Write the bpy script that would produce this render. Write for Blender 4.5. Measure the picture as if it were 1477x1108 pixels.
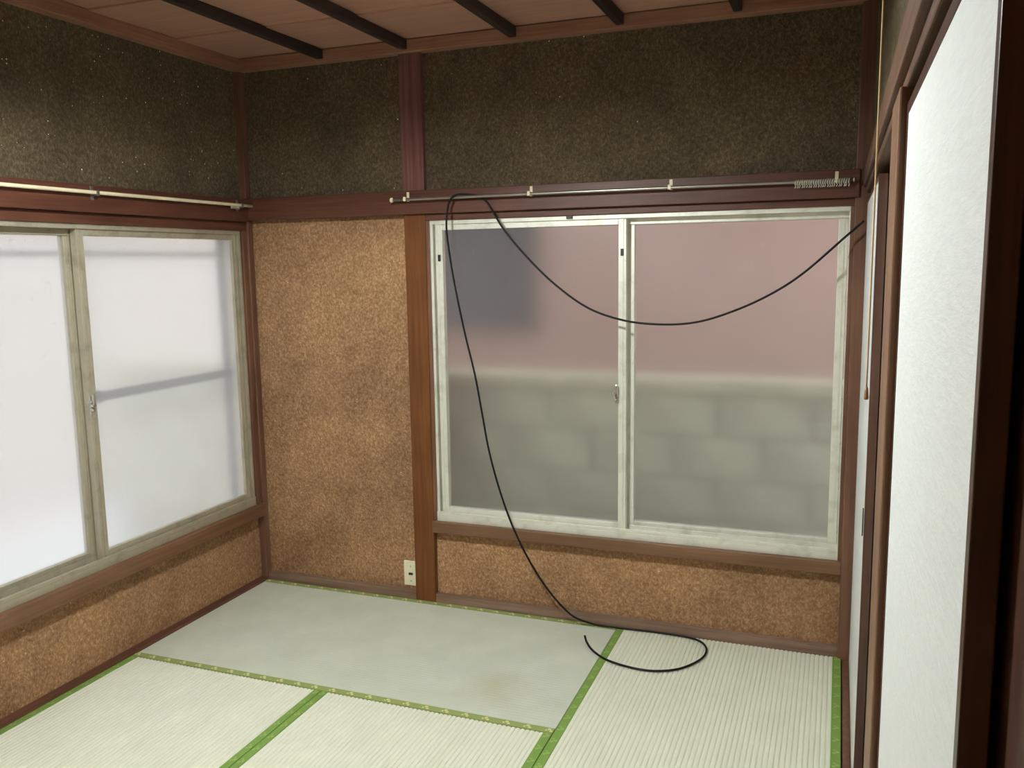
import bpy, bmesh, math, random
from mathutils import Vector, Matrix
random.seed(7)
S = bpy.context.scene
C = S.collection
for o in list(bpy.data.objects): bpy.data.objects.remove(o)

# ------------------------------------------------------------------ camera
F_PX = 1244.5
cam_loc = Vector((2.587, -3.3786, 1.5249)); yaw, pit, rol = -0.3633, -0.1395, -0.0155
f = Vector((math.sin(yaw)*math.cos(pit), math.cos(yaw)*math.cos(pit), math.sin(pit)))
r = Vector((math.cos(yaw), -math.sin(yaw), 0)); u = r.cross(f)
r2 = math.cos(rol)*r + math.sin(rol)*u; u2 = -math.sin(rol)*r + math.cos(rol)*u
cd = bpy.data.cameras.new('camera'); cam = bpy.data.objects.new('camera', cd); C.objects.link(cam)
cd.sensor_width = 36; cd.sensor_fit = 'HORIZONTAL'; cd.lens = F_PX*36/1477; cd.clip_start = 0.02
M = Matrix((r2, u2, -f)).transposed().to_4x4(); M.translation = cam_loc; cam.matrix_world = M
S.camera = cam
# ------------------------------------------------------------------ world: overcast sky
SKY = 2.12
LAMP = 128.0
w = bpy.data.worlds.new('world'); S.world = w; w.use_nodes = True
bg = w.node_tree.nodes['Background']; bg.inputs[0].default_value = (0.88, 0.94, 1.0, 1); bg.inputs[1].default_value = SKY
S.view_settings.view_transform = 'Standard'; S.view_settings.look = 'None'
S.view_settings.gamma = 1.0; S.view_settings.use_curve_mapping = False
S.view_settings.exposure = 0.0
S.cycles.use_denoising = True
S.cycles.max_bounces = 14; S.cycles.diffuse_bounces = 6; S.cycles.transmission_bounces = 10

# ------------------------------------------------------------------ materials
def mat(name):
    m = bpy.data.materials.new(name); m.use_nodes = True
    nt = m.node_tree; return m, nt, nt.nodes['Principled BSDF']
def N(nt, t, **kw):
    n = nt.nodes.new(t)
    for k, v in kw.items():
        if isinstance(k, str) and hasattr(n, k): setattr(n, k, v)
    return n
def L(nt, a, b): nt.links.new(a, b)
def coords(nt, scale=(1, 1, 1), kind='Object'):
    tc = N(nt, 'ShaderNodeTexCoord'); mp = N(nt, 'ShaderNodeMapping'); mp.inputs['Scale'].default_value = scale
    L(nt, tc.outputs[kind], mp.inputs['Vector']); return mp.outputs[0]
def noise(nt, v, scale, detail=4, rough=.6):
    n = N(nt, 'ShaderNodeTexNoise'); n.inputs['Scale'].default_value = scale; n.inputs['Detail'].default_value = detail
    n.inputs['Roughness'].default_value = rough; L(nt, v, n.inputs['Vector']); return n.outputs['Fac']
def ramp(nt, fac, stops):
    r_ = N(nt, 'ShaderNodeValToRGB'); e = r_.color_ramp.elements
    while len(e) < len(stops): e.new(.5)
    for el, (p, c) in zip(e, stops): el.position = p; el.color = (*c, 1) if len(c) == 3 else c
    L(nt, fac, r_.inputs[0]); return r_.outputs[0]
def mix(nt, fac, a, b, mode='MIX'):
    m = N(nt, 'ShaderNodeMix', data_type='RGBA', blend_type=mode)
    if isinstance(fac, (int, float)): m.inputs[0].default_value = fac
    else: L(nt, fac, m.inputs[0])
    for i, x in ((6, a), (7, b)):
        if isinstance(x, tuple): m.inputs[i].default_value = (*x, 1)
        else: L(nt, x, m.inputs[i])
    return m.outputs[2]
def math_(nt, op, a, b=None, c=None):
    m = N(nt, 'ShaderNodeMath', operation=op)
    for i, x in enumerate((a, b, c)):
        if x is None: continue
        if isinstance(x, (int, float)): m.inputs[i].default_value = x
        else: L(nt, x, m.inputs[i])
    return m.outputs[0]
def bump(nt, bs, h, strength, dist):
    b = N(nt, 'ShaderNodeBump'); b.inputs['Strength'].default_value = strength; b.inputs['Distance'].default_value = dist
    L(nt, h, b.inputs['Height']); L(nt, b.outputs[0], bs.inputs['Normal'])

def plain(name, col, rough=.5, metal=0., var=.12, nscale=9., spec=.5):
    m, nt, bs = mat(name); v = coords(nt)
    n = noise(nt, v, nscale, 5)
    d = tuple(c*(1-var) for c in col); b = tuple(min(1, c*(1+var)) for c in col)
    L(nt, ramp(nt, n, [(.3, d), (.7, b)]), bs.inputs['Base Color'])
    bs.inputs['Roughness'].default_value = rough; bs.inputs['Metallic'].default_value = metal
    bs.inputs['Specular IOR Level'].default_value = spec
    return m

def plaster(name, dark, mid, light, fleck=.5, grime=(.60, .58, .56)):
    """fibre plaster: short curled fibres, mottled stains and mica flecks"""
    m, nt, bs = mat(name); v = coords(nt)
    big = noise(nt, v, 1.7, 5, .6); patch = noise(nt, v, 9, 4, .6); fine = noise(nt, v, 75, 3, .65)
    # fibres: stretched cells, bent by a slower noise
    wob = N(nt, 'ShaderNodeTexNoise'); wob.inputs['Scale'].default_value = 14; L(nt, v, wob.inputs['Vector'])
    add = N(nt, 'ShaderNodeVectorMath', operation='MULTIPLY_ADD'); L(nt, wob.outputs['Color'], add.inputs[0]); add.inputs[1].default_value = (.05, .05, .05); L(nt, v, add.inputs[2])
    mp = N(nt, 'ShaderNodeMapping'); mp.inputs['Scale'].default_value = (1, 1, .42); mp.inputs['Rotation'].default_value = (.35, .4, 0); L(nt, add.outputs[0], mp.inputs['Vector'])
    fib = noise(nt, mp.outputs[0], 190, 1, .5)
    c1 = ramp(nt, fine, [(.22, dark), (.52, mid), (.82, light)])
    fk = ramp(nt, fib, [(.56, (0, 0, 0)), (.72, (1, 1, 1))])
    c2 = mix(nt, math_(nt, 'MULTIPLY', fk, .6), c1, light)
    c2 = mix(nt, math_(nt, 'MULTIPLY', ramp(nt, fib, [(.28, (1, 1, 1)), (.42, (0, 0, 0))]), .5), c2, dark)
    c3 = mix(nt, .85, c2, ramp(nt, big, [(.34, grime), (.60, (1.08, 1.05, 1.0))]), 'MULTIPLY')
    c3 = mix(nt, .5, c3, ramp(nt, patch, [(.3, (.72, .70, .68)), (.62, (1.06, 1.06, 1.06))]), 'MULTIPLY')
    vo = N(nt, 'ShaderNodeTexVoronoi'); vo.inputs['Scale'].default_value = 70; L(nt, v, vo.inputs['Vector'])
    sep = N(nt, 'ShaderNodeSeparateColor'); L(nt, vo.outputs['Color'], sep.inputs[0])
    pick = math_(nt, 'MULTIPLY', math_(nt, 'GREATER_THAN', sep.outputs[0], .955), math_(nt, 'LESS_THAN', vo.outputs['Distance'], math_(nt, 'MULTIPLY', sep.outputs[1], .20)))
    c4 = mix(nt, math_(nt, 'MULTIPLY', pick, fleck), c3, (.95, .9, .78))
    L(nt, c4, bs.inputs['Base Color'])
    bs.inputs['Roughness'].default_value = .8; bs.inputs['Specular IOR Level'].default_value = .25
    bump(nt, bs, math_(nt, 'ADD', fine, math_(nt, 'MULTIPLY', fib, 1.0)), .9, .005)
    return m

def wood(name, dark, light, axis, rough=.45, spec=.4, var=1.0):
    m, nt, bs = mat(name)
    sc = [26, 26, 26]; sc[axis] = 1.1
    v = coords(nt, tuple(sc)); n1 = noise(nt, v, 1.4, 6, .62)
    sc2 = [120, 120, 120]; sc2[axis] = 3
    n2 = noise(nt, coords(nt, tuple(sc2)), 1.2, 2)
    n3 = noise(nt, coords(nt), 3.2, 3)
    c = ramp(nt, n1, [(.3, dark), (.68, light)])
    c = mix(nt, .35*var, c, ramp(nt, n2, [(.35, (.55, .5, .45)), (.6, (1.1, 1.1, 1.1))]), 'MULTIPLY')
    c = mix(nt, .5*var, c, ramp(nt, n3, [(.3, (.7, .68, .66)), (.7, (1.1, 1.1, 1.1))]), 'MULTIPLY')
    L(nt, c, bs.inputs['Base Color'])
    bs.inputs['Roughness'].default_value = rough; bs.inputs['Specular IOR Level'].default_value = spec
    bump(nt, bs, n2, .15, .001)
    return m

P_LOW = plaster('plaster_brown', (.195, .102, .048), (.345, .195, .098), (.585, .375, .215), .55)
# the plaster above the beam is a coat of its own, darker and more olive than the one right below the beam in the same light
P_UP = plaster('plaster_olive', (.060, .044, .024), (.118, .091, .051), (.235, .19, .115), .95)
BEAM = {a: wood('beam_wood_%d' % a, (.075, .025, .014), (.13, .048, .028), a) for a in (0, 1, 2)}
PILLAR = wood('pillar_wood', (.105, .036, .010), (.18, .068, .020), 2, .5, .2)
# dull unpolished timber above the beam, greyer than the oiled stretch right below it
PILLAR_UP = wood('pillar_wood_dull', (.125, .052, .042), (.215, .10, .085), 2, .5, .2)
DARKPOST = wood('dark_post_wood', (.10, .045, .026), (.20, .095, .055), 2)
CROWN = wood('crown_wood', (.26, .125, .075), (.38, .20, .125), 0)
CROWN_Y = wood('crown_wood_side', (.26, .125, .075), (.38, .20, .125), 1)
BOARD = wood('ceiling_board_wood', (.45, .25, .175), (.57, .33, .24), 0, .38, .5, .5)
BATTEN = wood('batten_wood', (.022, .014, .012), (.045, .03, .026), 1, .55)
SILL = {a: wood('sill_wood_%d' % a, (.115, .056, .027), (.20, .10, .05), a) for a in (0, 1)}
BASE = wood('worn_baseboard_wood', (.16, .095, .062), (.27, .175, .12), 0, .7)
LACQ = wood('lacquer_frame_wood', (.045, .018, .012), (.10, .045, .028), 2, .35)
STILE = wood('panel_stile_wood', (.14, .075, .043), (.23, .13, .078), 2, .5, .25)
KAMOI = wood('header_rail_wood', (.085, .045, .028), (.14, .078, .05), 1, .6, .2)

def metal(name, col, dirt, rough=.42):
    m, nt, bs = mat(name); v = coords(nt)
    n = noise(nt, v, 14, 6, .65)
    L(nt, mix(nt, ramp(nt, n, [(.5, (0, 0, 0)), (.72, (.7, .7, .7))]), col, dirt), bs.inputs['Base Color'])
    bs.inputs['Roughness'].default_value = rough; bs.inputs['Metallic'].default_value = .35
    bump(nt, bs, n, .1, .001); return m
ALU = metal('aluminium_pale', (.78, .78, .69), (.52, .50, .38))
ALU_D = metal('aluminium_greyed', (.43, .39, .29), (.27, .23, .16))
STEEL = plain('rail_steel', (.34, .32, .28), .3, .8)
CREAM = plain('rail_cream', (.80, .70, .47), .45)
CHROME = plain('latch_metal', (.62, .60, .56), .25, .8)
BLACK = plain('black_rubber', (.012, .012, .012), .45)
CABLE = plain('cable_sheath', (.006, .006, .006), .5, 0, .1, 9, .2)
IVORY = plain('outlet_ivory', (.82, .78, .55), .4, 0, .04)
CORDM = plain('pull_cord_braid', (.62, .48, .24), .8)
TASSEL = plain('tassel_wood', (.36, .20, .10), .5)
WHITEP = plain('lamp_white', (.82, .82, .80), .5, 0, .03)

def paper():
    m, nt, bs = mat('fusuma_paper')
    mp = N(nt, 'ShaderNodeMapping'); mp.inputs['Rotation'].default_value = (.45, 0, 0); mp.inputs['Scale'].default_value = (1, 2.2, 14)
    L(nt, coords(nt), mp.inputs['Vector']); n = noise(nt, mp.outputs[0], 11, 5, .7)
    n2 = noise(nt, coords(nt, (1, 1, 1)), 120, 2)
    L(nt, ramp(nt, n, [(.3, (.655, .68, .66)), (.7, (.71, .735, .72))]), bs.inputs['Base Color'])
    bs.inputs['Roughness'].default_value = .7; bs.inputs['Specular IOR Level'].default_value = .2
    bump(nt, bs, math_(nt, 'ADD', n, math_(nt, 'MULTIPLY', n2, .25)), .35, .004); return m
PAPER = paper()

def glass(name, rough, tint, trans):
    m, nt, bs = mat(name)
    bs.inputs['Base Color'].default_value = (*tint, 1)
    bs.inputs['Transmission Weight'].default_value = 1; bs.inputs['IOR'].default_value = 1.42
    bs.inputs['Roughness'].default_value = rough
    v = coords(nt); n = noise(nt, v, 240, 2)
    bump(nt, bs, n, .12, .001)
    tr = N(nt, 'ShaderNodeBsdfTranslucent'); tr.inputs[0].default_value = (*tint, 1)
    mx = N(nt, 'ShaderNodeMixShader'); mx.inputs[0].default_value = trans
    L(nt, bs.outputs[0], mx.inputs[1]); L(nt, tr.outputs[0], mx.inputs[2])
    L(nt, mx.outputs[0], nt.nodes['Material Output'].inputs[0]); return m
GLASS_B = glass('frosted_glass', .25, (.96, .96, .95), .12)
GLASS_L = glass('frosted_glass_side', .22, (.97, .97, .97), .25)
def dimple():
    m, nt, bs = mat('glass_dimple'); nt.nodes.remove(bs)
    t = N(nt, 'ShaderNodeBsdfTransparent'); g = N(nt, 'ShaderNodeBsdfGlossy'); mx = N(nt, 'ShaderNodeMixShader'); mx.inputs[0].default_value = .06
    n = noise(nt, coords(nt), 60, 2); L(nt, math_(nt, 'MULTIPLY_ADD', n, .08, .14), g.inputs['Roughness'])
    L(nt, t.outputs[0], mx.inputs[1]); L(nt, g.outputs[0], mx.inputs[2]); L(nt, mx.outputs[0], nt.nodes['Material Output'].inputs[0])
    return m
DIMPLE = dimple()

def rush(name, a, b, stain=None):
    m, nt, bs = mat(name); v = coords(nt)
    n = noise(nt, v, 5, 5); n2 = noise(nt, v, 160, 2)
    c = ramp(nt, n, [(.3, a), (.7, b)])
    c = mix(nt, .10, c, ramp(nt, n2, [(.3, (.75, .75, .7)), (.7, (1.12, 1.12, 1.1))]), 'MULTIPLY')
    if stain:
        vm = N(nt, 'ShaderNodeVectorMath', operation='DISTANCE'); L(nt, v, vm.inputs[0]); vm.inputs[1].default_value = stain
        k = ramp(nt, math_(nt, 'ADD', vm.outputs['Value'], math_(nt, 'MULTIPLY', n, .12)), [(.06, (.45, .45, .45)), (.22, (0, 0, 0))])
        c = mix(nt, k, c, (.46, .38, .19))
    L(nt, c, bs.inputs['Base Color']); bs.inputs['Roughness'].default_value = .55; bs.inputs['Specular IOR Level'].default_value = .45
    bump(nt, bs, n2, .08, .0006); return m
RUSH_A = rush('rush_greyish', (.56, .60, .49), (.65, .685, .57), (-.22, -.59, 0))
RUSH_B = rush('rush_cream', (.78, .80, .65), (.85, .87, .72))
RUSH_C = RUSH_B

def heri(name, col, motif, amt):
    m, nt, bs = mat(name)
    tc = N(nt, 'ShaderNodeTexCoord'); sp = N(nt, 'ShaderNodeSeparateXYZ'); L(nt, tc.outputs['UV'], sp.inputs[0])
    def blob(du, dv, r_):
        uu = math_(nt, 'SUBTRACT', math_(nt, 'FRACT', math_(nt, 'ADD', sp.outputs[0], du)), .5)
        vv = math_(nt, 'SUBTRACT', sp.outputs[1], dv)
        d = math_(nt, 'SQRT', math_(nt, 'ADD', math_(nt, 'MULTIPLY', uu, uu), math_(nt, 'MULTIPLY', math_(nt, 'MULTIPLY', vv, vv), .16)))
        return math_(nt, 'LESS_THAN', d, r_)
    k = math_(nt, 'MAXIMUM', math_(nt, 'MAXIMUM', blob(0, .66, .085), blob(.11, .34, .075)), blob(-.13, .40, .055))
    n = noise(nt, coords(nt), 300, 1)
    k = math_(nt, 'MULTIPLY', k, math_(nt, 'MULTIPLY_ADD', n, .8, amt-.4))
    base = mix(nt, .3, col, ramp(nt, n, [(.3, (.7, .7, .7)), (.7, (1.15, 1.15, 1.15))]), 'MULTIPLY')
    L(nt, mix(nt, k, base, motif), bs.inputs['Base Color']); bs.inputs['Roughness'].default_value = .6
    return m
HERI = heri('border_green', (.17, .29, .055), (.36, .46, .14), .5)
HERI_Y = heri('border_olive_green', (.27, .33, .10), (.68, .66, .30), .9)
PINK = plain('neighbour_siding', (.50, .325, .275), .8)
DGLASS = plain('neighbour_window_dark', (.05, .065, .085), .25)
CAPM = plain('concrete_cap', (.62, .62, .46), .8)
BLOCKM = plain('concrete_block', (.60, .61, .49), .9, 0, .25, 4)
MORTAR = plain('mortar', (.50, .50, .41), .9)
CREAMW = plain('neighbour_cream_wall', (.62, .55, .485), .8)
RAILD = plain('railing_dark', (.06, .05, .05), .5)
GROUND = plain('ground_gravel', (.78, .78, .80), .95, 0, .3, 20)

# ------------------------------------------------------------------ builders
class MB:
    def __init__(s): s.bm = bmesh.new(); s.uv = None
    def box(s, x0, x1, y0, y1, z0, z1, bev=0):
        x0, x1 = sorted((x0, x1)); y0, y1 = sorted((y0, y1)); z0, z1 = sorted((z0, z1))
        g = bmesh.ops.create_cube(s.bm, size=1, matrix=Matrix.Translation(((x0+x1)/2, (y0+y1)/2, (z0+z1)/2)) @ Matrix.Diagonal((x1-x0, y1-y0, z1-z0, 1)))
        if bev:
            es = list({e for v in g['verts'] for e in v.link_edges})
            bmesh.ops.bevel(s.bm, geom=es, offset=bev, segments=2, profile=.5, affect='EDGES')
        return s
    def cyl(s, p, q, rad, n=12, rad2=None):
        p, q = Vector(p), Vector(q); d = q-p
        m = Matrix.Translation((p+q)/2) @ d.to_track_quat('Z', 'Y').to_matrix().to_4x4()
        bmesh.ops.create_cone(s.bm, cap_ends=True, segments=n, radius1=rad, radius2=rad if rad2 is None else rad2, depth=d.length, matrix=m)
        return s
    def ball(s, c, sx, sy, sz, seg=8, rings=6):
        bmesh.ops.create_uvsphere(s.bm, u_segments=seg, v_segments=rings, radius=1, matrix=Matrix.Translation(c) @ Matrix.Diagonal((sx, sy, sz, 1))); return s
    def tube(s, pts, rad, n=10):
        rings = []; up = None
        for i, p in enumerate(pts):
            t = (pts[min(i+1, len(pts)-1)]-pts[max(i-1, 0)]).normalized()
            if up is None: up = t.orthogonal().normalized()
            up = (up-t*up.dot(t)).normalized(); b = t.cross(up)
            rings.append([s.bm.verts.new(p+rad*(math.cos(a)*up+math.sin(a)*b)) for a in (2*math.pi*k/n for k in range(n))])
        for a, b in zip(rings, rings[1:]):
            for k in range(n): s.bm.faces.new((a[k], a[(k+1) % n], b[(k+1) % n], b[k]))
        s.bm.faces.new(rings[0][::-1]); s.bm.faces.new(rings[-1]); return s
    def lathe(s, c, prof, n=32):
        rings = [[s.bm.verts.new((c[0]+r_*math.cos(2*math.pi*k/n), c[1]+r_*math.sin(2*math.pi*k/n), c[2]+z)) for k in range(n)] for r_, z in prof]
        for a, b in zip(rings, rings[1:]):
            for k in range(n): s.bm.faces.new((a[k], a[(k+1) % n], b[(k+1) % n], b[k]))
        return s
    def build(s, name, m, parent=None, smooth=False):
        bmesh.ops.recalc_face_normals(s.bm, faces=s.bm.faces)
        me = bpy.data.meshes.new(name); s.bm.to_mesh(me); s.bm.free()
        if smooth:
            for p in me.polygons: p.use_smooth = True
        me.materials.append(m); o = bpy.data.objects.new(name, me); C.objects.link(o); o.parent = parent; return o
def empty(name): o = bpy.data.objects.new(name, None); C.objects.link(o); return o
def tag(o, label, cat, group=None, kind=None):
    o['label'] = label; o['category'] = cat
    if group: o['group'] = group
    if kind: o['kind'] = kind
    return o
def struct(o, label, cat): return tag(o, label, cat, None, 'structure')
def spline(P, n=10):
    P = [Vector(p) for p in P]; out = []
    for i in range(len(P)-1):
        a, b, c, d = P[max(i-1, 0)], P[i], P[i+1], P[min(i+2, len(P)-1)]
        for k in range(n):
            t = k/n; out.append(.5*((2*b)+(c-a)*t+(2*a-5*b+4*c-d)*t*t+(3*b-a-3*c+d)*t**3))
    out.append(P[-1]); return out

# ------------------------------------------------------------------ the room shell
X1, Y1, ZC = 2.667, -3.56, 2.445
fl = MB().box(-.2, 2.95, -3.75, .2, -.12, -.055).build('floor', wood('subfloor_wood', (.2, .13, .08), (.3, .2, .12), 0)); struct(fl, 'plain wooden subfloor underneath the woven straw mats', 'floor')

b = MB()
b.box(-.03, .93, .03, .16, -.06, 1.78)            # left of window
b.box(.93, 2.70, .03, .16, -.06, .36)             # under window
wb = b.build('wall_back', P_LOW)
struct(wb, 'brown fibre plaster wall with wide two-pane window and mid pillar', 'wall')
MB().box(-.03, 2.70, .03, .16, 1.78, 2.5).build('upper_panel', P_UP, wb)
MB().box(.90, 2.70, .065, .16, 1.70, 1.79).build('lintel', BEAM[0], wb)
b = MB()
b.box(-.03, -.16, .16, -1.80, -.06, .36)
b.box(-.03, -.16, -1.80, -3.75, -.06, 1.78)
b.box(-.03, -.16, .16, 0.0, .36, 1.78)
wl = b.build('wall_left', P_LOW); struct(wl, 'brown fibre plaster wall holding the bright frosted window with greyed frame', 'wall')
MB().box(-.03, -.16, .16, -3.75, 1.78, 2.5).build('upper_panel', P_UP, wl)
MB().box(-.065, -.16, 0, -1.80, 1.69, 1.79).build('lintel', BEAM[1], wl)
b = MB()
b.box(2.80, 2.95, .16, -3.75, -.06, 2.5)          # back of the closet
b.box(2.701, 2.81, .031, .16, -.06, 1.79)          # closes the closet end
b.box(2.69, 2.81, -2.96, -3.75, -.06, 1.80)
wr = b.build('wall_right', P_LOW); struct(wr, 'wall of sliding white paper panels below a dark plaster strip', 'wall')
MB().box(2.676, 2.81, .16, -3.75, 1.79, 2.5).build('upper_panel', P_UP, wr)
wf = MB().box(-.16, 2.95, -3.60, -3.75, -.06, 2.5).build('wall_front', P_LOW); struct(wf, 'plain brown fibre plaster wall facing the wide window', 'wall')

# ceiling
ce = MB().box(-.16, 2.95, .16, -3.75, 2.475, 2.56).build('ceiling', BATTEN); struct(ce, 'brown board ceiling crossed by thin dark battens', 'ceiling')
y = .03; k = 0
while y > -3.6:
    y2 = y-.445
    bm = MB(); bm.box(-.03, 2.68, y+.012, y2, 2.448, 2.456)
    for v in bm.bm.verts: v.co.z += .007*(v.co.y-y2)/.457
    bm.build('ceiling_board', BOARD, ce); y = y2
bt = None
for x in (.0, .443, .85, 1.335, 1.77, 2.205, 2.64):
    if x in (0., 2.64): continue
    b = MB().box(-.016, .016, -3.58, -.012, 2.412, 2.452, .004)
    if bt is None: bt = b.build('batten', BATTEN, ce); bt.location.x = x
    else:
        o = bt.copy(); C.objects.link(o); o.location.x = x; b.bm.free()

tn = [0]
def trim(label, cat, m, *boxes, bev=.003):
    tn[0] += 1; b = MB()
    for q in boxes: b.box(*q, bev)
    o = b.build('trim_%d' % tn[0], m); return struct(o, label, cat)
# crown moulding
trim('reddish crown moulding between ceiling and back plaster wall', 'moulding', CROWN, (-.03, 2.68, -.022, .035, 2.402, 2.452))
trim('crown moulding between ceiling and the left window wall', 'moulding', CROWN_Y, (-.035, .02, -.022, -3.6, 2.402, 2.452))
trim('crown moulding between ceiling and the sliding panel wall', 'moulding', CROWN_Y, (2.645, 2.68, -.022, -3.6, 2.402, 2.452))
# pillars
trim('square brown pillar beside the outlet, left of the wide window', 'pillar', PILLAR, (.815, .915, .0, .1, -.05, 1.76))
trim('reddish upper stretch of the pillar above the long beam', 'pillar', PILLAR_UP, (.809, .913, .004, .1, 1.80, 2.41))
trim('dark corner pillar between the two windowed walls', 'pillar', DARKPOST, (-.1, .004, .1, -.006, -.05, 2.41))
trim('dark corner pillar between the wide window and sliding panels', 'pillar', DARKPOST, (2.626, 2.70, .1, -.012, -.05, 2.41))
trim('dark pillar at the far end of the left window', 'pillar', DARKPOST, (-.1, .0, -1.79, -1.89, -.05, 2.41))
trim('brown post standing between the two white sliding panels', 'pillar', STILE, (2.6535, 2.72, -1.87, -2.05, -.04, 1.755))
# long beams (nageshi)
trim('long reddish brown beam across the back wall above the window', 'beam', BEAM[0], (.0, 2.640, -.022, .035, 1.737, 1.836))
trim('long dark brown beam above the left window', 'beam', BEAM[1], (-.035, .024, -.02, -3.6, 1.731, 1.83))
trim('narrow brown beam running above the sliding panels', 'beam', KAMOI, (2.651, 2.70, -.012, -3.6, 1.772, 1.83))
trim('grooved brown header rail the sliding panels hang under', 'rail', KAMOI, (2.6615, 2.72, -.012, -2.96, 1.752, 1.774))
trim('thin brown head strip directly above the wide window frame', 'trim', BEAM[0], (.915, 2.628, .002, .09, 1.709, 1.737))
trim('thin brown head strip directly above the left window frame', 'trim', BEAM[1], (-.002, -.09, -.006, -1.79, 1.69, 1.731))
trim('dark side strip between pillar and wide window frame', 'trim', DARKPOST, (.913, .932, .006, .09, .375, 1.71))
trim('narrow side strip between wide window frame and corner pillar', 'trim', DARKPOST, (2.613, 2.628, .004, .09, .375, 1.71))
trim('dark side strip between left window frame and corner pillar', 'trim', DARKPOST, (-.004, -.09, -.004, -.038, .375, 1.70))
trim('brown wooden sill under the wide window', 'sill', SILL[0], (.915, 2.627, -.014, .10, .333, .384))
trim('brown wooden sill under the left window', 'sill', SILL[1], (.018, -.10, -.004, -1.79, .33, .39))
for n_, q, a, lab in (('baseboard_back', (.004, 2.626, .004, .035, -.05, .038), 0, 'low worn brown strip where back wall meets mats'),
                      ('baseboard_left', (-.035, .004, .0, -3.6, -.05, .016), 1, 'thin brown strip where left wall meets mats')):
    o = MB().box(*q, .002).build(n_, BASE if a == 0 else BEAM[1]); struct(o, lab, 'baseboard')
trim('dark grooved threshold under the sliding panels', 'threshold', DARKPOST, (2.643, 2.80, .0, -3.6, -.055, -.004))

# ------------------------------------------------------------------ sliding paper panels
def fusuma(n, x, y0, y1, label, th=.02, zt=1.731, pull=None, pap=PAPER):
    e = empty('door_%d' % n); struct(e, label, 'sliding panel')
    f_ = .015
    MB().box(x+.0012, x+th-.001, y0-f_, y1+f_, -.004+f_, zt-f_).build('paper_panel', pap, e)
    for q in ((y0, y0-f_), (y1+f_, y1)): MB().box(x, x+th, q[0], q[1], -.004, zt, .001).build('stile', LACQ, e)
    MB().box(x, x+th, y0-f_, y1+f_, zt-f_, zt, .001).build('rail', LACQ, e)
    MB().box(x, x+th, y0-f_, y1+f_, -.004, -.004+f_, .001).build('rail', LACQ, e)
    if pull:
        p = MB(); p.cyl((x-.0015, 0, 0), (x+.004, 0, 0), .03, 24)
        for v in p.bm.verts: v.co.y = pull+v.co.y*.6; v.co.z = .815+v.co.z*1.3
        p.build('finger_pull', BLACK, e)
    return e
fusuma(1, 2.6665, -.008, -1.02, 'white paper sliding panel with dark finger pull beside the wide window', .022, 1.729, -.93)
fusuma(2, 2.692, -.94, -1.875, 'white paper sliding panel tucked behind the one beside the window', .022)
fusuma(3, 2.664, -2.05, -2.822, 'large white paper sliding panel beside the brown post', .017)
trim('dark door post behind the edge of the large white panel', 'post', LACQ, (2.687, 2.80, -2.70, -2.97, -.05, 1.757))

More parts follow.
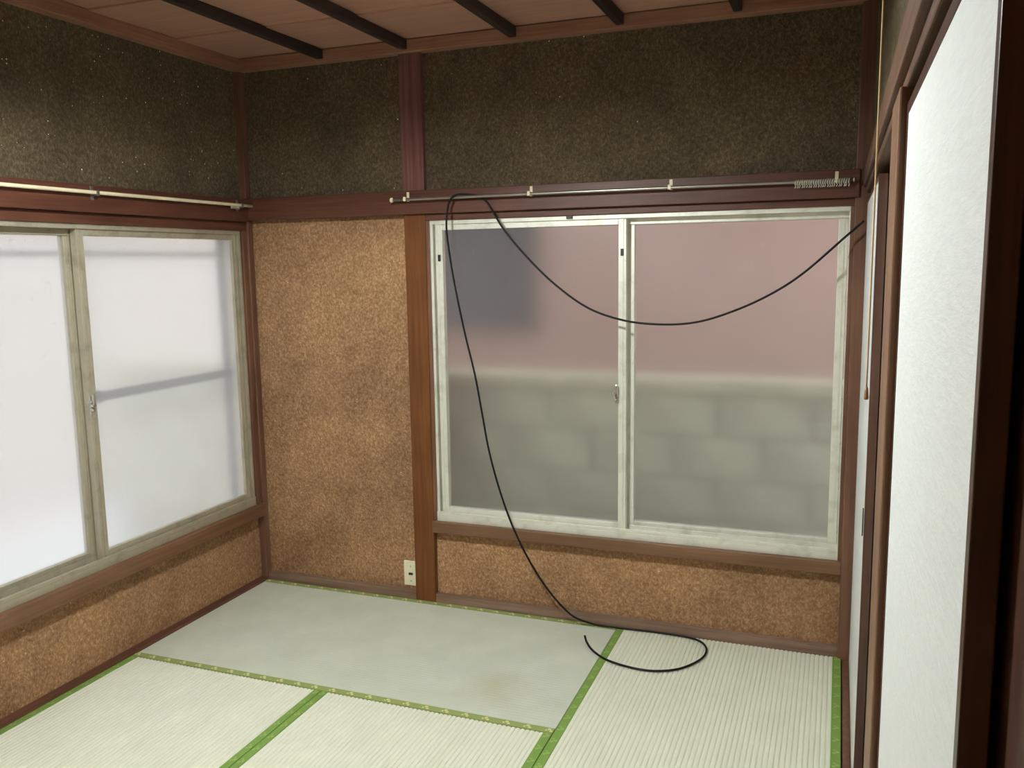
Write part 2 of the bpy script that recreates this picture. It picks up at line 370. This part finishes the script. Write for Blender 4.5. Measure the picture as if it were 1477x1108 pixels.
# ------------------------------------------------------------------ windows
def mapper(side):
    # local: s along the wall, d depth outward from the room face, z up
    if side == 'back': return lambda s0, s1, d0, d1, z0, z1: (s0, s1, d0, d1, z0, z1)
    return lambda s0, s1, d0, d1, z0, z1: (-d0, -d1, -s0, -s1, z0, z1)
def window(n, side, s0, s1, z0, z1, sashes, m, gm, label, latch, star_n):
    e = empty('window_%d' % n); struct(e, label, 'window'); mp = mapper(side)
    d0, d1 = .012, .10
    b = MB()
    for q in ((s0, s1, d0, d1, z1-.022, z1), (s0, s1, d0-.004, d1, z0, z0+.030), (s0, s0+.014, d0, d1, z0+.03, z1-.022), (s1-.014, s1, d0, d1, z0+.03, z1-.022),
              (s0, s1, d0-.004, d0+.004, z0+.03, z0+.045), (s0, s1, .055, .058, z1-.045, z1-.022), (s0, s1, .055, .058, z0+.03, z0+.05)): b.box(*mp(*q), .0015)
    b.build('outer_frame', m, e)
    for i, (a0, a1, d, ra) in enumerate(sashes):
        st = .033; b = MB(); zb, zt = z0+.032, z1-.018
        for q in ((a0, a0+st, d, d+.03, zb, zt), (a1-st, a1, d, d+.03, zb, zt), (a0+st, a1-st, d+.001, d+.029, zb, zb+.034), (a0+st, a1-st, d+.001, d+.029, zt-.028, zt)): b.box(*mp(*q), .002)
        # raised bead along the stiles
        for q in ((a0+.012, a0+.016, d-.003, d+.002, zb, zt), (a1-.016, a1-.012, d-.003, d+.002, zb, zt)): b.box(*mp(*q))
        sa = b.build('sash', m, e)
        MB().box(*mp(a0+st-.006, a1-st+.006, d+.012, d+.0155, zb+.028, zt-.022)).build('glass_pane', gm, sa)
        rnd = random.Random(n*10+i); V = []; FC = []
        def lens(s_, z_, rs, rz, sag):
            base = len(V); NS = 12; T = (.98, .88, .74, .58, .40, .20)
            for t in T:
                for a in range(NS):
                    an = 2*math.pi*a/NS; V.append((s_+rs*t*math.cos(an), d+.0122-sag*math.sqrt(1-t*t), z_+rz*t*math.sin(an)))
            V.append((s_, d+.0122-sag, z_))
            for g_ in range(len(T)-1):
                for a in range(NS):
                    p0 = base+g_*NS; FC.append((p0+a, p0+(a+1) % NS, p0+NS+(a+1) % NS, p0+NS+a))
            for a in range(NS): FC.append((base+(len(T)-1)*NS+a, base+(len(T)-1)*NS+(a+1) % NS, base+len(T)*NS))
        for k in range(star_n[i]):
            s_ = rnd.uniform(a0+st+.01, a1-st-.01); z_ = zt-.04-(zt-zb-.1)*rnd.random()**1.7
            rr = .0026+.0022*rnd.random()**2
            if k % 14 == 0: rr = .0042; lens(s_, z_, rr, rr*3, rr*.35); lens(s_, z_, rr*3 if n == 2 and i == 1 else rr*1.4, rr, rr*.35)
            elif k % 4 == 0: lens(s_, z_, rr, rr*2.5, rr*.35)
            else: lens(s_, z_, rr, rr, rr*.35)
        if side != 'back': V = [(-q_[1], -q_[0], q_[2]) for q_ in V]
        me = bpy.data.meshes.new('glass_dimples'); me.from_pydata(V, [], FC); me.materials.append(DIMPLE)
        for p_ in me.polygons: p_.use_smooth = True
        o = bpy.data.objects.new('glass_dimples', me); C.objects.link(o); o.parent = sa; o['kind'] = 'stuff'
        for (ps, pz) in ra:
            MB().box(*mp(ps-.006, ps+.006, d-.004, d+.001, pz-.014, pz+.014), .001).build('rubber_stop', BLACK, sa)
        if latch and latch[0] == i:
            ls, lz, sg = latch[1], latch[2], latch[3]
            lm = MB(); lm.box(*mp(ls-.008, ls+.008, d-.006, d+.002, lz-.035, lz+.035), .002); 
            for t in range(9):
                a = math.pi*(t/8-.5); p0 = mp(ls+sg*(.003+.013*math.cos(a)), 0, d-.010, 0, lz+.017*math.sin(a), 0)
                cc = (p0[0], p0[2], p0[4]); lm.ball(cc, .0035, .0035, .005)
            pt = mp(ls, ls, d-.02, d-.004, lz+.0, lz+.0)
            lm.cyl((pt[0], pt[2], pt[4]), (pt[1], pt[3], pt[5]), .007)
            lm.box(*mp(ls-.004, ls+.006, d-.02, d-.012, lz-.004, lz+.045), .002)
            lm.build('crescent_latch', CHROME, sa)
    return e
window(1, 'back', .930, 2.624, .382, 1.714,
       [(.952, 1.789, .020, [(.970, 1.55), (1.772, 1.56)]), (1.780, 2.607, .062, [])], ALU, GLASS_B,
       'wide pale aluminium sliding window with dim frosted panes beside the pillar', (0, 1.752, .985, -1), (380, 130))
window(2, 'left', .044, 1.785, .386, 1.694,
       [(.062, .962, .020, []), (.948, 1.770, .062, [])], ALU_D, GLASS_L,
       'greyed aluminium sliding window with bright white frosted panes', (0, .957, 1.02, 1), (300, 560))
MB().box(1.545, 1.57, .004, .012, 1.697, 1.712, .001).build('rubber_stop', BLACK, bpy.data.objects['window_1'])

# ------------------------------------------------------------------ tatami mats
def tatami(cx, cy, long_axis, m, label, hm=(HERI, HERI), wid=.88, ln=1.76, bw=(.03, .03), gd=1.0):
    e = empty('tatami_mat'); tag(e, label, 'tatami mat', 'straw mats laid on the floor'); e.location = (cx, cy, 0)
    if long_axis == 'x': e.rotation_euler.z = math.pi/2
    hw, hl = wid/2-.0012, ln/2-.0012
    MB().box(-hw, hw, -hl, hl, -.055, -.007).build('straw_core', m, e)
    b = MB(); i0, i1 = -hw+bw[0]-.003, hw-bw[1]+.003; nr = round((i1-i0)/.0166); st = (i1-i0)/nr; prof = []
    for k in range(nr):
        for t, z in ((0, -.0050), (.07, -.0026), (.17, -.0009), (.34, -.0002), (.5, 0), (.66, -.0002), (.83, -.0009), (.93, -.0026)): prof.append((i0+(k+t)*st, z*gd))
    prof.append((i1, -.0050*gd))
    va = [b.bm.verts.new((x_, -hl, z_)) for x_, z_ in prof]; vb = [b.bm.verts.new((x_, hl, z_)) for x_, z_ in prof]
    for k in range(len(prof)-1): b.bm.faces.new((va[k], va[k+1], vb[k+1], vb[k]))
    lo = [b.bm.verts.new((prof[j][0], s_*hl, -.0075)) for j, s_ in ((0, -1), (-1, -1), (-1, 1), (0, 1))]
    b.bm.faces.new(lo); b.bm.faces.new((lo[0], lo[1]) + tuple(reversed(va))); b.bm.faces.new((lo[2], lo[3]) + tuple(vb))
    b.bm.faces.new((va[0], vb[0], lo[3], lo[0])); b.bm.faces.new((vb[-1], va[-1], lo[1], lo[2]))
    b.build('woven_cover', m, e)
    for i, (a0, a1) in enumerate(((-hw, -hw+bw[0]), (hw-bw[1], hw))):
        b = MB(); b.box(a0, a1, -hl, hl, -.03, .0018, .0008)
        uv = b.bm.loops.layers.uv.new('UVMap')
        for f_ in b.bm.faces:
            for l_ in f_.loops: l_[uv].uv = (l_.vert.co.y/.075, (l_.vert.co.x-a0)/(a1-a0))
        b.build('cloth_border', hm[i], e)
    return e
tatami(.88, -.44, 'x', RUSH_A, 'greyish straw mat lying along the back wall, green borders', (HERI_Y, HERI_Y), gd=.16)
tatami(2.2, -.88, 'y', RUSH_B, 'cream straw mat with green side borders under the cable loop')
tatami(.44, -1.76, 'y', RUSH_C, 'pale straw mat running along the left window wall', bw=(.03, .027))
tatami(1.32, -1.76, 'y', RUSH_C, 'pale straw mat lying between two other lengthwise mats', bw=(.027, .03))
tatami(2.2, -2.64, 'y', RUSH_B, 'straw mat in front of the large white panel')
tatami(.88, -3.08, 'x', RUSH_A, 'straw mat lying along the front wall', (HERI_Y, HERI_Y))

# ------------------------------------------------------------------ curtain rails
rail = empty('curtain_rail'); tag(rail, 'grey steel curtain rail with bunched runners above the wide window', 'curtain rail')
MB().tube([Vector((.79+(2.618-.79)*k/12, -.05, 1.797)) for k in range(13)], .0062).build('rod', STEEL, rail, True)
MB().ball((.786, -.05, 1.797), .009, .011, .011, 12, 8).build('end_cap', CREAM, rail, True)
MB().ball((2.620, -.05, 1.797), .006, .009, .009, 12, 8).build('end_cap', STEEL, rail, True)
for x in (.85, 1.407, 1.971, 2.562):
    b = MB(); b.box(x-.006, x+.006, -.024, -.021, 1.79, 1.83, .001); b.box(x-.005, x+.005, -.056, -.021, 1.802, 1.806, .001); b.box(x-.006, x+.006, -.058, -.054, 1.79, 1.808, .001)
    b.build('bracket', CREAM, rail)
rn = None
for k in range(24):
    x = 2.425+k*.0078
    if rn is None:
        b = MB(); pts = [Vector((.002*math.sin(a), .0085*math.sin(a), .0085*math.cos(a))) for a in (2*math.pi*t/12 for t in range(13))]
        b.tube(pts, .0021, 6); b.tube([Vector((.002, 0, -.008)), Vector((.003, 0, -.014)), Vector((.001, 0, -.019))], .002, 6)
        rn = b.build('runner', plain('runner_plastic', (.55, .52, .42), .5), rail, True); o = rn
    else: o = rn.copy(); C.objects.link(o)
    o.location = (x, -.05, 1.794); o.rotation_euler = (0, .25+random.uniform(-.1, .1), 0)
rail2 = empty('curtain_rail'); tag(rail2, 'cream curtain rail above the bright left window', 'curtain rail')
MB().tube([Vector((.047, -.012-1.76*k/12, 1.801)) for k in range(13)], .0068).build('rod', CREAM, rail2, True)
MB().ball((.047, -.010, 1.801), .0085, .008, .0085, 12, 8).build('end_cap', CREAM, rail2, True)
for y in (-.10, -.916, -1.7):
    b = MB(); b.box(.022, .026, y-.007, y+.007, 1.775, 1.825, .001); b.box(.022, .056, y-.005, y+.005, 1.789, 1.793, .001); b.box(.053, .057, y-.006, y+.006, 1.789, 1.808, .001)
    b.build('bracket', STEEL, rail2)
for k in range(7):
    b = MB(); b.ball((.047, -.115-k*.009, 1.789), .004, .003, .008); b.build('runner', STEEL, rail2, True)

# ------------------------------------------------------------------ black cable
cp = [(2.657, -.060, 1.652), (2.60, -.062, 1.60), (2.463, -.064, 1.474), (2.35, -.064, 1.397), (2.222, -.064, 1.336), (2.09, -.064, 1.293), (1.962, -.064, 1.281), (1.81, -.064, 1.293),
      (1.659, -.064, 1.341), (1.52, -.064, 1.435), (1.398, -.064, 1.549), (1.30, -.060, 1.66), (1.244, -.044, 1.74), (1.21, -.0365, 1.782), (1.175, -.036, 1.801), (1.13, -.044, 1.8085), (1.095, -.0565, 1.8075), (1.072, -.0655, 1.793), (1.056, -.067, 1.755),
      (1.047, -.066, 1.67), (1.062, -.064, 1.53), (1.087, -.062, 1.382), (1.121, -.062, 1.22), (1.159, -.062, 1.062), (1.188, -.062, .90), (1.217, -.062, .737), (1.262, -.062, .57), (1.32, -.062, .412), (1.392, -.06, .27), (1.478, -.058, .145),
      (1.568, -.05, .052), (1.64, -.034, .018), (1.70, -.022, .0068), (1.80, -.018, .0062), (1.90, -.012, .0062), (1.99, -.012, .0062), (2.06, -.018, .0062), (2.115, -.045, .0062), (2.145, -.11, .0062), (2.135, -.20, .0062), (2.075, -.30, .0062),
      (1.99, -.350, .0062), (1.90, -.352, .0062), (1.80, -.322, .0065), (1.73, -.268, .0085), (1.687, -.210, .012), (1.665, -.165, .018)]
cab = empty('cable'); tag(cab, 'thin black cable slung over the curtain rail and coiled onto the mats', 'cable')
MB().tube(spline(cp, 8), .0042, 10).build('sheath', CABLE, cab, True)
p, q = Vector(cp[-1]), Vector(cp[-2]); d = (p-q).normalized()
MB().cyl(p-d*.003, p+d*.007, .0034, 12).cyl(p+d*.006, p+d*.014, .0012, 8).build('bare_end', plain('cable_core', (.8, .78, .68), .3, .2), cab)

# ------------------------------------------------------------------ socket plate
ou = empty('wall_outlet'); tag(ou, 'ivory wall socket plate beside the pillar near the floor', 'outlet')
MB().box(.745, .8145, .022, .032, .055, .172, .003).build('cover_plate', IVORY, ou)
b = MB().cyl((.786, .0185, .112), (.786, .024, .112), .006, 16).cyl((.776, .0185, .112), (.776, .024, .112), .006, 16); b.build('socket_hole', BLACK, ou)
for z in (.078, .147): MB().cyl((.781, .0205, z), (.781, .0235, z), .003, 12).build('screw', STEEL, ou)

# ------------------------------------------------------------------ pull cord
pc = empty('pull_cord'); tag(pc, 'thin golden pull cord with small wooden tassel before the panels', 'cord')
MB().tube(spline([(2.6335, -1.9, 2.452), (2.633, -1.9, 2.1), (2.6325, -1.9, 1.7), (2.632, -1.9, 1.318)], 6), .0013, 8).build('string', CORDM, pc, True)
MB().lathe((2.632, -1.9, 1.3), [(.0005, .020), (.0022, .019), (.003, .012), (.0038, .002), (.003, -.001), (.0005, -.0015)], 16).build('tassel', TASSEL, pc, True)

# ------------------------------------------------------------------ ceiling lamp (hangs just above the view)
lx, ly = 1.32, -1.80
lp = empty('ceiling_lamp'); tag(lp, 'white shaded round lamp hanging from the middle of the ceiling', 'lamp')
MB().cyl((lx, ly, 2.452), (lx, ly, 2.425), .05, 24).build('canopy', WHITEP, lp)
MB().cyl((lx, ly, 2.43), (lx, ly, 2.33), .012, 12).build('stem', WHITEP, lp)
def shade_mat():
    m, nt, bs = mat('lamp_shade_plastic')
    n = noise(nt, coords(nt), 6, 2)
    L(nt, ramp(nt, n, [(.3, (.80, .80, .79)), (.7, (.84, .84, .83))]), bs.inputs['Base Color'])
    tr = N(nt, 'ShaderNodeBsdfTranslucent'); tr.inputs[0].default_value = (.8, .8, .8, 1)
    mx = N(nt, 'ShaderNodeMixShader'); mx.inputs[0].default_value = .12
    L(nt, bs.outputs[0], mx.inputs[1]); L(nt, tr.outputs[0], mx.inputs[2]); L(nt, mx.outputs[0], nt.nodes['Material Output'].inputs[0]); return m
MB().lathe((lx, ly, 0), [(.012, 2.372), (.10, 2.366), (.20, 2.32), (.245, 2.232), (.242, 2.232), (.197, 2.317), (.10, 2.361), (.012, 2.367)], 40).build('shade', shade_mat(), lp, True)
MB().lathe((lx, ly, 0), [(.002, 2.365), (.03, 2.36), (.034, 2.35), (.03, 2.347), (.002, 2.347)], 24).build('socket', WHITEP, lp, True)
ld = bpy.data.lights.new('ceiling_lamp_offscreen', 'POINT'); ld.energy = LAMP; ld.color = (.94, 1.0, .99); ld.shadow_soft_size = .055
lo_ = bpy.data.objects.new('ceiling_lamp_offscreen', ld); lo_.location = (lx, ly, 2.290); lo_.parent = lp; C.objects.link(lo_)

# ------------------------------------------------------------------ outside
g = MB().box(-9, 9, -8, 9, -.7, -.55).build('ground', GROUND); struct(g, 'grey gravel ground outside the windows', 'ground')
bw_ = empty('block_wall'); tag(bw_, 'grey concrete block garden wall seen through the wide frosted window', 'wall')
MB().box(-1.5, 4.5, .565, .625, -.6, .93).build('mortar', MORTAR, bw_)
blk = None
for row in range(4):
    z1 = .93-row*.2
    for k in range(15):
        x0 = -1.5+k*.40-(.2 if row % 2 else 0)
        if blk is None:
            blk = MB().box(0, .39, .545, .64, 0, .188, .006).build('block', BLOCKM, bw_); o = blk
        else: o = blk.copy(); C.objects.link(o)
        o.location = (x0, random.uniform(-.004, .004), z1-.194)
for k in range(8):
    MB().box(-1.5+k*.75, -1.5+k*.75+.745, .50, .68, .932, .99, .008).build('cap_stone', CAPM, bw_)
nb = empty('neighbour_house'); tag(nb, 'pinkish house with a dark window seen through the wide frosted window', 'house')
b = MB(); x0, x1, z0_, z1_ = .12, .80, 1.12, 1.95; YN = 1.75
b.box(-.9, x0, YN, YN+.2, -.6, 4.2); b.box(x1, 7, YN, YN+.2, -.6, 4.2); b.box(x0, x1, YN, YN+.2, -.6, z0_); b.box(x0, x1, YN, YN+.2, z1_, 4.2)
b.build('siding', PINK, nb)
wn = MB().box(x0-.03, x0+.01, YN-.03, YN+.05, z0_-.03, z1_+.03).box(x1-.01, x1+.03, YN-.03, YN+.05, z0_-.03, z1_+.03).box(x0, x1, YN-.03, YN+.05, z0_-.03, z0_+.01).box(x0, x1, YN-.03, YN+.05, z1_-.01, z1_+.03).build('window', DGLASS, nb)
MB().box(x0, x1, YN+.03, YN+.06, z0_, z1_).build('pane', DGLASS, wn)
cw = MB().box(-3.9, -3.7, -7, 7.5, -.6, 3.7).build('garden_wall', CREAMW); tag(cw, 'cream outdoor wall behind the bright left window', 'wall')
MB().box(-3.94, -3.66, -7, 7.5, 3.68, 3.74, .005).build('coping', CREAMW, cw)
rl = empty('window_railing'); tag(rl, 'dark horizontal bars fixed outside the bright left window', 'railing')
MB().box(-.120, -.106, .0, -.84, 1.012, 1.05, .003).build('bar', RAILD, rl)
MB().box(-.31, -.285, .25, -2.2, 1.575, 1.60, .003).build('bar', plain('railing_grey', (.4, .38, .38), .5), rl)
for yy in (.0, -.84): MB().box(-.135, -.104, yy, yy+.02, 1.005, 1.055, .003).build('bracket', RAILD, rl)
trim('dark outer jamb strip outside the bright left window', 'trim', RAILD, (-.102, -.17, .002, -.03, .36, 1.70))
